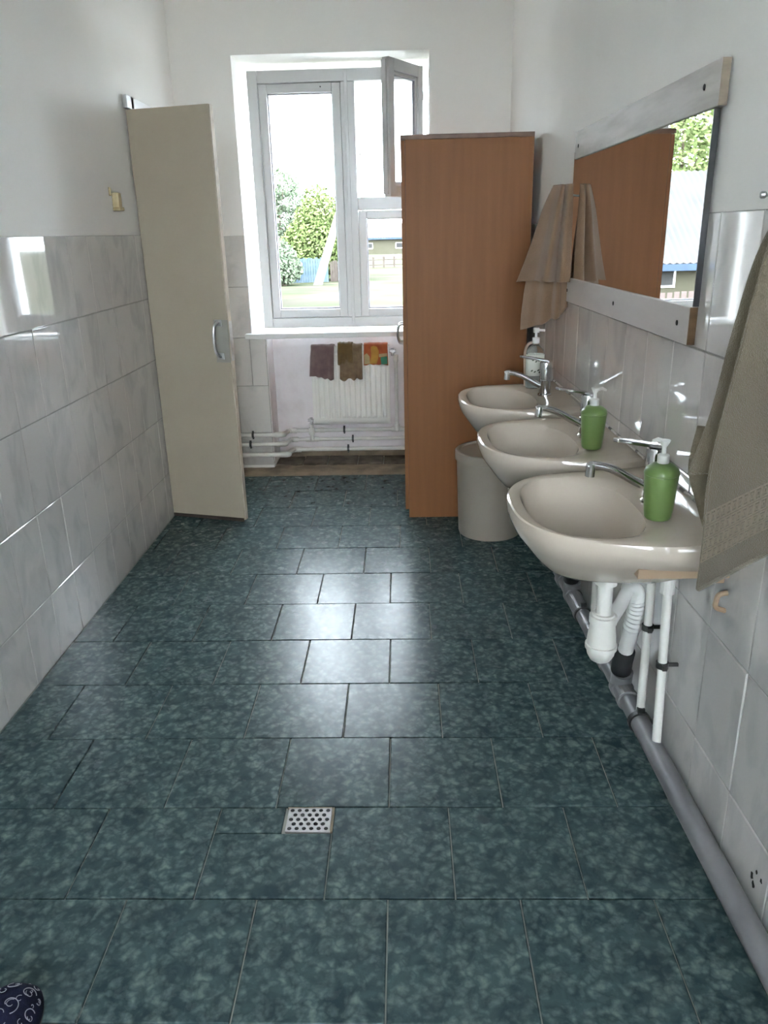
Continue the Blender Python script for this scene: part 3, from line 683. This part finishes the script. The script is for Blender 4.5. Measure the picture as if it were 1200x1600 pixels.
# ------------------------------------------------------------------ hooks, towels
def hook(y, z, label, ln=.05):
    pts = [(0, y, z), (ln*.7, y, z-.004), (ln, y, z+.006), (ln*1.05, y, z+.022)]
    t = thing('wall_hook', (xw(y), y, z), label, 'hook', 'coat hooks on the right wall')
    obj('hook_arm', onwall(tube(B(), [catmull([Vector(p) for p in pts], k/12) for k in range(13)], .0035, 8)), m_steel, t, smooth=True)
    obj('hook_tip', onwall(tube(B(), [(ln*1.05, y, z+.020), (ln*1.05, y, z+.030)], .006, 8)), m_steel, t)
    obj('base_plate', onwall(bbox(0, .003, y-.012, y+.012, z-.02, z+.02)), m_steel, t)
hook(3.135, 1.545, 'metal wall hook carrying the tan towel left of the mirror', .055)
hook(3.36, 1.545, 'bare metal wall hook between the wardrobe and the tan towel', .045)
nl = thing('wall_peg', (xw(1.57), 1.57, 1.475), 'small metal peg above the tiles right of the mirror', 'peg')
obj('shank', onwall(tube(B(), [(0, 1.555, 1.477), (.024, 1.563, 1.478)], .003, 8)), m_steel, nl, smooth=True)
obj('head', onwall(tube(B(), [(.022, 1.562, 1.478), (.025, 1.563, 1.478), (.031, 1.565, 1.478), (.033, 1.566, 1.478)], [.004, .0065, .0065, .004], 12)), m_steel, nl, smooth=True)
hook(1.31, 1.475, 'metal hook holding the greyish towel at the right edge', .085)

# tan towel: hangs from one hook as pleated folds, one corner longer
rows = []
zts = [1.575, 1.50, 1.40, 1.31, 1.235]
for j, z in enumerate(zts):
    q = j/(len(zts)-1); row = []
    base = [(.630, 3.10), (.618, 3.10), (.608, 3.125), (.598, 3.12), (.588, 3.15), (.576, 3.175)]
    low = [(.638, 3.098), (.602, 3.092), (.594, 3.155), (.545, 3.120), (.522, 3.215), (.462, 3.275)]
    qq = q**.9
    for (xa, ya), (xb, yb) in zip(base, low): row.append((xa+(xb-xa)*qq, ya+(yb-ya)*qq, z+(.006 if j == 0 else 0)-.006*q*(1 if xb < .5 else 0)))
    rows.append(row)
tw = thing('hand_towel', (.56, 3.16, 1.0), 'tan terry towel hanging in folds between the wardrobe and mirror', 'towel')
obj('front_fold', sheet(rows, 60, 36), m_towelB, tw, smooth=True, solid=.010)
rows = []
for j, (z, q) in enumerate(((1.57, 0), (1.42, .5), (1.26, .85), (1.15, .98), (1.07, 1.0))):
    low = [(.640, 3.14, 0.07), (.622, 3.165, 0.035), (.605, 3.16, .02), (.590, 3.19, .02), (.560, 3.19, .0), (.535, 3.225, -.01), (.510, 3.24, -.02), (.485, 3.27, -.03)]
    row = [(.604+(x-.604)*q, 3.15+(y-3.15)*q, z+(dz*(1 if j > 2 else 0))) for x, y, dz in low]
    rows.append(row)
obj('back_fold', sheet(rows, 50, 36), m_towelB, tw, smooth=True, solid=.010)

# greyish towel at the right edge of the view
tg = thing('bath_towel', (.62, 1.35, .75), 'greyish beige terry towel with a woven diamond band at the right edge', 'towel')
rowsA = [[(.622, 1.345, 1.470), (.618, 1.34, 1.480), (.620, 1.325, 1.484), (.630, 1.31, 1.48), (.638, 1.30, 1.475)],
         [(.596, 1.385, 1.377), (.601, 1.375, 1.38), (.615, 1.36, 1.38), (.635, 1.34, 1.38), (.66, 1.30, 1.38)],
         [(.584, 1.42, 1.23), (.590, 1.408, 1.23), (.610, 1.39, 1.23), (.64, 1.37, 1.23), (.678, 1.31, 1.23)],
         [(.578, 1.45, 1.098), (.584, 1.438, 1.098), (.605, 1.418, 1.10), (.64, 1.40, 1.10), (.680, 1.33, 1.10)],
         [(.557, 1.475, .968), (.566, 1.462, .972), (.592, 1.440, .98), (.635, 1.42, .985), (.680, 1.35, .99)]]
obj('rear_fold', sheet(rowsA, 36, 40), m_towelA, tg, smooth=True, solid=.009)
rowsC = [[(.556, 1.452, 1.06), (.575, 1.44, 1.06), (.60, 1.43, 1.06), (.64, 1.42, 1.06)],
         [(.548, 1.452, .975), (.57, 1.435, .975), (.60, 1.425, .975), (.64, 1.42, .975)],
         [(.568, 1.446, .905), (.59, 1.435, .90), (.61, 1.425, .90), (.645, 1.42, .90)],
         [(.588, 1.432, .835), (.60, 1.428, .83), (.62, 1.42, .83), (.65, 1.415, .83)],
         [(.592, 1.42, .78), (.602, 1.42, .78), (.622, 1.415, .785), (.655, 1.41, .79)]]
rowsC = [[(x+.016, y+.045, z) for x, y, z in r] for r in rowsC]
obj('inner_fold', sheet(rowsC, 24, 30), m_towelA, tg, smooth=True, solid=.008)
# front fold: its lower hem runs from the low near corner up to the wall
def fpt(a, t):
    """a across from the free edge to the wall, t down from the hook"""
    top = Vector((.606, 1.318, 1.483)).lerp(Vector((.64, 1.285, 1.48)), a)
    L_ = [Vector((.588, 1.33, 1.379)), Vector((.572, 1.36, 1.165)), Vector((.567, 1.395, .989)), Vector((.575, 1.405, .848)), Vector((.572, 1.40, .755))]
    R_ = [Vector((.668, 1.26, 1.42)), Vector((.690, 1.17, 1.30)), Vector((.690, 1.10, 1.20)), Vector((.680, 1.06, 1.12)), Vector((.660, 1.03, 1.07))]
    l = catmull([Vector((.606, 1.318, 1.483))]+L_, t); r = catmull([Vector((.64, 1.285, 1.48))]+R_, t)
    p = l.lerp(r, a)
    bulge = -.022*sin(pi*min(1, a))*t + .005*sin(2*pi*a*1.4+.6)*t
    return p+Vector((bulge*.8, bulge*.45, 0))
bm = B(); nu, nv = 40, 60; gg = [[bm.verts.new(fpt(i/nu, j/nv)) for i in range(nu+1)] for j in range(nv+1)]
for j in range(nv):
    for i in range(nu): bm.faces.new((gg[j][i], gg[j][i+1], gg[j+1][i+1], gg[j+1][i]))
ff = obj('front_fold', bm, m_towelA, tg, smooth=True, solid=.009)
# woven diamond band across the front fold: nested raised square outlines
def surf(a, t, e):
    p = fpt(a, t); pa = fpt(min(a+.01, 1), t)-fpt(max(a-.01, 0), t); pt = fpt(a, min(t+.01, 1))-fpt(a, max(t-.01, 0)); n = pa.cross(pt).normalized()
    if n.y > 0: n = -n
    return p+n*e
bm = B()
T0, T1 = .70, .875; NA, NB = 15, 4
def quadring(ca, ct, ha, ht, wa, wt):
    def q(sa, st, k): return surf(ca+sa*(ha-wa*k), ct+st*(ht-wt*k), .0062)
    cs = ((-1, -1), (1, -1), (1, 1), (-1, 1))
    o_ = [bm.verts.new(q(*c, 0)) for c in cs]; i_ = [bm.verts.new(q(*c, 1)) for c in cs]
    for k in range(4): bm.faces.new((o_[k], o_[(k+1) % 4], i_[(k+1) % 4], i_[k]))
ca_, ct_ = .62/NA, (T1-T0)/NB
for i in range(NA):
    for j in range(NB):
        cc, ct = .012+ca_*(i+.5), T0+ct_*(j+.5)
        quadring(cc, ct, ca_*.46, ct_*.46, ca_*.11, ct_*.11); quadring(cc, ct, ca_*.22, ct_*.22, ca_*.10, ct_*.10)
o = obj('woven_band', bm, m_towelA2, ff, solid=.0015); o['kind'] = 'stuff'
bm = B()
tube(bm, [fpt(a/30, 1.0) for a in range(31)], .0058, 8); obj('hem', bm, m_towelA, ff, smooth=True)
tube_b = tube(B(), [fpt(0, t/40) for t in range(41)], .0055, 8); obj('hem', tube_b, m_towelA, ff, smooth=True)
# small catch below the near basin
t = tag(obj('wall_catch', onwall(tube(B(), arc_pts([(.0, 1.545, .675), (.02, 1.545, .672), (.024, 1.545, .64), (.0, 1.545, .632)], .01, 4), .006, 8)), m_peach, loc=(xw(1.545), 1.545, .65), smooth=True), 'small peach loop on the wall below the greyish towel', 'hook')

# ------------------------------------------------------------------ dispensers
def dispenser(x, y, z, label, s=1., yaw=0):
    t = thing('soap_dispenser', (x, y, z), label, 'soap dispenser', 'green soap dispensers on the basins')
    obj('body', lathe(B(), [(0, .0), (.026, 0), (.0295, .004), (.0315, .02), (.0375, .100), (.0375, .103), (.0365, .1045), (0, .1045)], x, y, z, 40), m_green, t, smooth=True, bevel=0)
    obj('shoulder', lathe(B(), [(.0365, .1035), (.0385, .105), (.0385, .109), (.035, .118), (.025, .126), (.016, .130), (.0, .131)], x, y, z, 40), m_green, t, smooth=True)
    pm = obj('pump', lathe(B(), [(0, .130), (.0125, .130), (.013, .131), (.013, .148), (.011, .150), (.0055, .152), (.005, .166), (.0075, .170), (.012, .180), (.012, .182), (0, .182)], x, y, z, 24), m_whiteplastic, t, smooth=True)
    c, s_ = cos(yaw), sin(yaw)
    obj('nozzle', tube(B(), [(x, y, z+.177), (x+c*.022, y+s_*.022, z+.178), (x+c*.036, y+s_*.036, z+.172)], [.006, .005, .0035], 10), m_whiteplastic, pm, smooth=True)
ZD = ZS+.004
dispenser(.572, 1.672, ZD, 'green soap dispenser with a white pump on the nearest basin', yaw=2.0)
dispenser(.563, 2.283, ZD, 'green soap dispenser with a white pump on the middle basin', yaw=.3)
t = thing('soap_bottle', (.545, 3.255, ZD), 'clear pump bottle with a leafy label on the farthest basin', 'bottle')
x, y = .545, 3.255
obj('body', lathe(B(), [(0, 0), (.034, 0), (.037, .004), (.037, .140), (.034, .158), (.018, .172), (.0125, .176), (.0125, .186), (0, .186)], x, y, ZD, 28, 1, .75), m_clear, t, smooth=True)
lb = obj('label', lathe(B(), [(.0376, .052), (.0376, .138)], x, y, ZD, 28, 1, .76), m_label, t, smooth=True, solid=.0006)
for k, (ax, az) in enumerate(((-.012, .118), (.002, .124), (.012, .116), (-.016, .074), (-.004, .070), (.010, .076), (.016, .068), (0, .112))):
    yy = y-.76*math.sqrt(.0382**2-ax**2)-.0006; s_ = .0055
    obj('leaf_print', poly_prism([(x+ax-s_, yy, ZD+az-.002), (x+ax, yy, ZD+az-.004), (x+ax+s_*1.2, yy, ZD+az+.003), (x+ax, yy, ZD+az+.0035)], (0, -1, 0), .0004), m_leafmark, lb)
obj('liquid', lathe(B(), [(0, .003), (.033, .003), (.0335, .05), (0, .05)], x, y, ZD, 28, 1, .75), mat('soap_liquid', (.45, .50, .50), .2, trans=.3, col2=(.5, .54, .54), scale=5), t, smooth=True)
obj('collar', lathe(B(), [(0, .183), (.0150, .183), (.0150, .205), (.006, .208), (0, .208)], x, y, ZD, 20), m_whiteplastic, t, smooth=False)
pm = obj('pump_head', lathe(B(), [(0, .208), (.005, .208), (.005, .224), (.013, .226), (.013, .244), (.010, .246), (0, .246)], x, y, ZD, 20), m_whiteplastic, t)
obj('nozzle', tube(B(), [(x, y, ZD+.236), (x+.03, y-.02, ZD+.236)], .005, 8), m_whiteplastic, pm)
pts = [Vector(p) for p in ((.515, 3.30, ZD), (.512, 3.30, ZD+.07), (.510, 3.30, ZD+.13), (.516, 3.30, ZD+.165), (.535, 3.305, ZD+.178), (.56, 3.31, ZD+.17))]
tag(obj('curved_tube', tube(B(), [catmull(pts, k/30) for k in range(31)], .006, 10), m_pinktube, loc=(.515, 3.3, ZD), smooth=True), 'thin pinkish curved tube behind the clear bottle', 'tube')

# ------------------------------------------------------------------ floor drain
fd = thing('floor_drain', (-.26, 1.62, 0), 'small perforated metal drain cover set in the floor tiles', 'drain cover')
x0, x1, y0, y1 = -.318, -.204, 1.580, 1.664
bm = B(); nx, ny = 6, 4
holes = []
for j in range(5):
    for i in range(6):
        hx_ = x0+.010+i*.0188+(.0094 if j % 2 else 0); hy_ = y0+.009+j*.0165
        if hx_ < x1-.006: holes.append((hx_, hy_))
box(bm, x0, x1, y0, y1, -.006, .001)
pl = obj('plate', bm, mat('pale_drain_metal', (0.4350, 0.4125, 0.4200), .5, .3, col2=(0.3375, 0.3150, 0.3150), scale=40), fd, bevel=.001)
for a, b_ in holes: obj('hole', lathe(B(), [(0, .0), (.0056, 0), (.0054, .0012), (0, .0012)], a, b_, .0005, 12), m_hole, pl)
obj('rim', box(box(B(), x1+.001, x1+.006, y0, y1+.004, -.006, .0), x0-.003, x1, y1+.001, y1+.005, -.006, .0), m_screed, fd)

# ------------------------------------------------------------------ old plastic holder on the left wall
t = thing('wall_holder', (XL, 3.665, 1.56), 'yellowed broken plastic holder on the left wall above the tiles', 'holder')
xh = XL-TT
obj('holder_body', bbox(xh, xh+.030, 3.645, 3.69, 1.545, 1.620), m_yellowed, t, bevel=.006)
obj('holder_lip', bbox(xh, xh+.036, 3.642, 3.694, 1.545, 1.560), m_yellowed, t, bevel=.004)
obj('holder_tab', bbox(xh, xh+.010, 3.615, 3.625, 1.605, 1.64), m_yellowed, t, bevel=.003)

# ------------------------------------------------------------------ slipper at the lower left
sl = thing('slipper', (-.78, 1.02, 0), 'navy slipper toe with a white paisley print at the lower left corner', 'slipper')
SX, SY0, SY1 = -.775, .86, 1.140
def slip_pt(p, q):
    """p around 0..1 over the top from one side to the other, q 0 heel .. 1 toe"""
    yv = SY0+(SY1-SY0)*q
    k = 1.0 if q < .62 else math.sqrt(max(0, 1-((q-.62)/.38)**2.4))
    hw = .056*k*(1 if q > .35 else .80+.2*q/.35); hz = (.020+.046*(.55 if q > .9 else 1)*1.0*min(1, k*1.1))*max(k, .02)
    a = pi*p
    return Vector((SX-hw*cos(a)*1.02, yv, .010+hz*(sin(a)**.75 if 0 < p < 1 else 0)))
bm = B(); gg = [[bm.verts.new(slip_pt(i/24, j/30)) for i in range(25)] for j in range(31)]
for j in range(30):
    for i in range(24): bm.faces.new((gg[j][i], gg[j][i+1], gg[j+1][i+1], gg[j+1][i]))
upp = obj('upper', bm, m_navy, sl, smooth=True, solid=.003)
outl = [slip_pt(0, j/30) for j in range(31)]+[slip_pt(1, j/30) for j in range(30, -1, -1)]
bm = B(); va = [bm.verts.new((p.x, p.y, 0)) for p in outl]; vb = [bm.verts.new((p.x, p.y, .011)) for p in outl]
n = len(va)
bm.faces.new(va); bm.faces.new(vb[::-1])
for i in range(n): bm.faces.new((va[i], va[(i+1) % n], vb[(i+1) % n], vb[i]))
obj('sole', bm, m_sole, sl)
rr = random.Random(4)
def swirl(pc, qc, rad, rot, th):
    pts = []
    for k in range(20):
        f = k/19; ang_ = rot+f*4.6; r_ = rad*(1-.72*f)
        p, q = pc+r_*cos(ang_), qc+r_*sin(ang_)*.62
        if not (.03 < p < .97 and .0 < q < .985): continue
        v = slip_pt(p, q); dn_ = (v-Vector((SX, v.y, .0))).normalized(); pts.append(v+dn_*.0022)
    if len(pts) > 3: obj('paisley_print', tube(B(), pts, th, 5), m_paisley, upp)
for (pc, qc, rd, ro) in ((.72, .80, .11, .3), (.50, .86, .10, 2.2), (.30, .80, .11, 4.0), (.84, .66, .09, 1.0), (.58, .68, .12, 5.2), (.36, .62, .10, .8), (.80, .90, .06, 3.0), (.62, .945, .06, 1.5), (.72, .52, .10, 2.6), (.88, .80, .05, 4.4)):
    swirl(pc, qc, rd, ro, .0009)
    swirl(pc+.02, qc, rd*.5, ro+2.5, .0007)
    swirl(pc-.06, qc-.07, rd*.45, ro+1.2, .0007)

# ------------------------------------------------------------------ outside
GZ = -1.3
struct(obj('ground', bbox(-160, 160, -160, 260, GZ-.3, GZ), m_grass), 'sunlit grass outside the window', 'grass')
def tree(x, y, h_, rx, ml, label, n, seed, low=.12, blobs=None, leaf=.16, trunk=.14):
    rr = random.Random(seed); t = thing('tree', (x, y, GZ), label, 'tree', 'trees outside the window')
    verts, faces = [], []
    bl = blobs or [(0, 0, .5, 1., .5)]
    wt = [b[3]**2*b[4] for b in bl]
    for _ in range(n):
        b = rr.choices(bl, wt)[0]
        while True:
            q = Vector((rr.uniform(-1, 1), rr.uniform(-1, 1), rr.uniform(-1, 1)))
            if .3 < q.length < 1: break
        q = q*(q.length**-.35)
        c = Vector((x+(b[0]+q.x*b[3])*rx, y+(b[1]+q.y*b[3])*rx, GZ+(b[2]+q.z*b[4])*h_))
        if c.z < GZ+low*h_*.3: continue
        u = Vector((rr.gauss(0, 1), rr.gauss(0, 1), rr.gauss(0, 1))).normalized(); v = u.orthogonal().normalized(); s = leaf*rr.uniform(.6, 1.3)
        k = len(verts); verts += [c-u*s, c+v*s*.6, c+u*s, c-v*s*.6]; faces.append((k, k+1, k+2, k+3))
    me = bpy.data.meshes.new('foliage'); me.from_pydata([tuple(v) for v in verts], [], faces); obj('foliage', me, ml, t)['kind'] = 'stuff'
    b = tube(B(), [(x, y, GZ), (x+.05, y, GZ+h_*.3), (x, y, GZ+h_*.62)], [trunk, trunk*.75, trunk*.35], 8)
    for k in range(5):
        a = k*1.3; tube(b, [(x, y, GZ+h_*(.25+.06*k)), (x+cos(a)*rx*.5, y+sin(a)*rx*.5, GZ+h_*(.5+.07*k))], [trunk*.4, trunk*.15], 6)
    obj('trunk', b, m_bark, t)
dense = [(0, 0, .36, 1., .36), (.1, 0, .62, .75, .28), (-.05, 0, .84, .36, .18), (-.55, 0, .30, .6, .25), (.6, 0, .36, .55, .28)]
loose = [(0, 0, .82, .65, .14), (.35, .1, .66, .6, .10), (-.5, 0, .70, .6, .14), (.1, 0, .48, .55, .12), (-.2, 0, .3, .6, .14), (.5, 0, .5, .35, .08)]
tree(-5.1, 51.2, 5.6, 2.4, m_leaf1, 'bright green bushy tree behind the leaning strut', 14000, 1, blobs=dense, leaf=.12)
tree(-8.1, 55, 7.2, 2.2, m_leaf2, 'tall loose greyish green tree at the left of the window view', 3200, 2, blobs=loose, leaf=.14)
tree(-6.75, 46.2, 2.5, .95, m_leaf2, 'low grey green shrub by the blue fence', 2600, 3, blobs=dense, leaf=.12)
for k, (x, y, h_, rx) in enumerate(((-14.6, 41.5, 10.5, 3.3), (-22.5, 42, 10.5, 3.4))):
    tree(x, y, h_, rx, m_leaf1, ('green tree rising behind the right part of the white roof', 'tall green tree behind the middle of the white roof')[k], 12000, 20+k, blobs=dense, leaf=.14)
def fence(x0, x1, y0, y1, h_, m, n, label):
    t = thing('fence', ((x0+x1)/2, (y0+y1)/2, GZ), label, 'fence')
    for k in range(n):
        f = (k+.5)/n; x = x0+(x1-x0)*f; y = y0+(y1-y0)*f; wd = min(.075, math.hypot(x1-x0, y1-y0)/n*.44)
        obj('board', bbox(x-wd, x+wd, y-.015, y+.015, GZ+.04, GZ+h_*(.96+.08*random.random())), m, t)
    for zz in (.3, .75): obj('rail', tube(B(), [(x0, y0+.04, GZ+h_*zz), (x1, y1+.04, GZ+h_*zz)], .04, 6), m, t)
fence(-8.5, -4.4, 47.2, 48.4, 1.4, m_bluefence, 28, 'faded blue board fence beneath the bushy tree')
fence(-4.3, -3.5, 48.5, 48.8, 1.2, m_greyfence, 6, 'short weathered grey fence beside the blue one')
fence(-3.6, 4.0, 66, 68, .9, m_greyfence, 9, 'sparse grey post fence across the far lawn')
up_ = thing('utility_pole', (-2.2, 46, GZ), 'slim grey utility pole seen through the vent opening', 'pole')
obj('pole', tube(B(), [(-2.12, 46.3, GZ), (-2.2, 46.3, 11.5)], [.10, .07], 10), m_pole, up_, smooth=True)
obj('crossarm', bbox(-3.0, -1.4, 46.2, 46.36, 10.8, 10.95), m_pole, up_)
bm = B(); a = Vector((-4.85, 46, GZ-.1)); b_ = Vector((-2.3, 46.2, 5.75))
tube(bm, [a, b_], [.26, .16], 4); obj('strut', bm, m_pole, up_)
def barn(x0, x1, y0, y1, ze, zr, mw, mr, label, name, win_n=3):
    t = thing(name, ((x0+x1)/2, (y0+y1)/2, GZ), label, 'building')
    ym = (y0+y1)/2
    obj('walls', bbox(x0, x1, y0, y1, GZ, ze), mw, t)
    n = 60; bm = B()
    for ya, yb_ in ((y0-.5, ym), (y1+.5, ym)):
        r0, r1 = [], []
        for i in range(n*2+1):
            x = x0-.4+(x1-x0+.8)*i/(n*2); dz = .05*(i % 2)
            r0.append(bm.verts.new((x, ya, ze-.12+dz))); r1.append(bm.verts.new((x, yb_, zr+dz)))
        for i in range(n*2): bm.faces.new((r0[i], r0[i+1], r1[i+1], r1[i]))
    obj('roof', bm, mr, t, solid=.04)
    for xg in (x0, x1):
        obj('gable', poly_prism([(xg, y0, ze), (xg, y1, ze), (xg, ym, zr-.1)], (1 if xg == x0 else -1, 0, 0), .1), mw, t)
    obj('eave_board', bbox(x0-.4, x1+.4, y0-.52, y0-.46, ze-.32, ze-.10), m_bluetrim, t)
    for k in range(win_n):
        xx = x0+(x1-x0)*(k+.5)/win_n; wf = obj('window', bbox(xx-.5, xx+.5, y0-.05, y0+.02, GZ+.7, GZ+1.45), m_frame, t)
        obj('pane', bbox(xx-.42, xx+.42, y0-.07, y0-.045, GZ+.78, GZ+1.38), m_hole, wf)
    return t
barn(-20, -6.8, 28, 36, .30, 3.35, m_yellowwall, m_slate, 'low building with a white corrugated roof and blue eave seen in the mirror', 'shed', 3)
barn(-6.5, 14, 112, 122, .9, 2.55, m_yellowwall, m_redroof, 'long low far building with a reddish roof', 'barn', 5)
fence(-14, -7.5, 24, 24, .85, m_pinkfence, 30, 'pinkish white picket fence in front of the white roofed building')
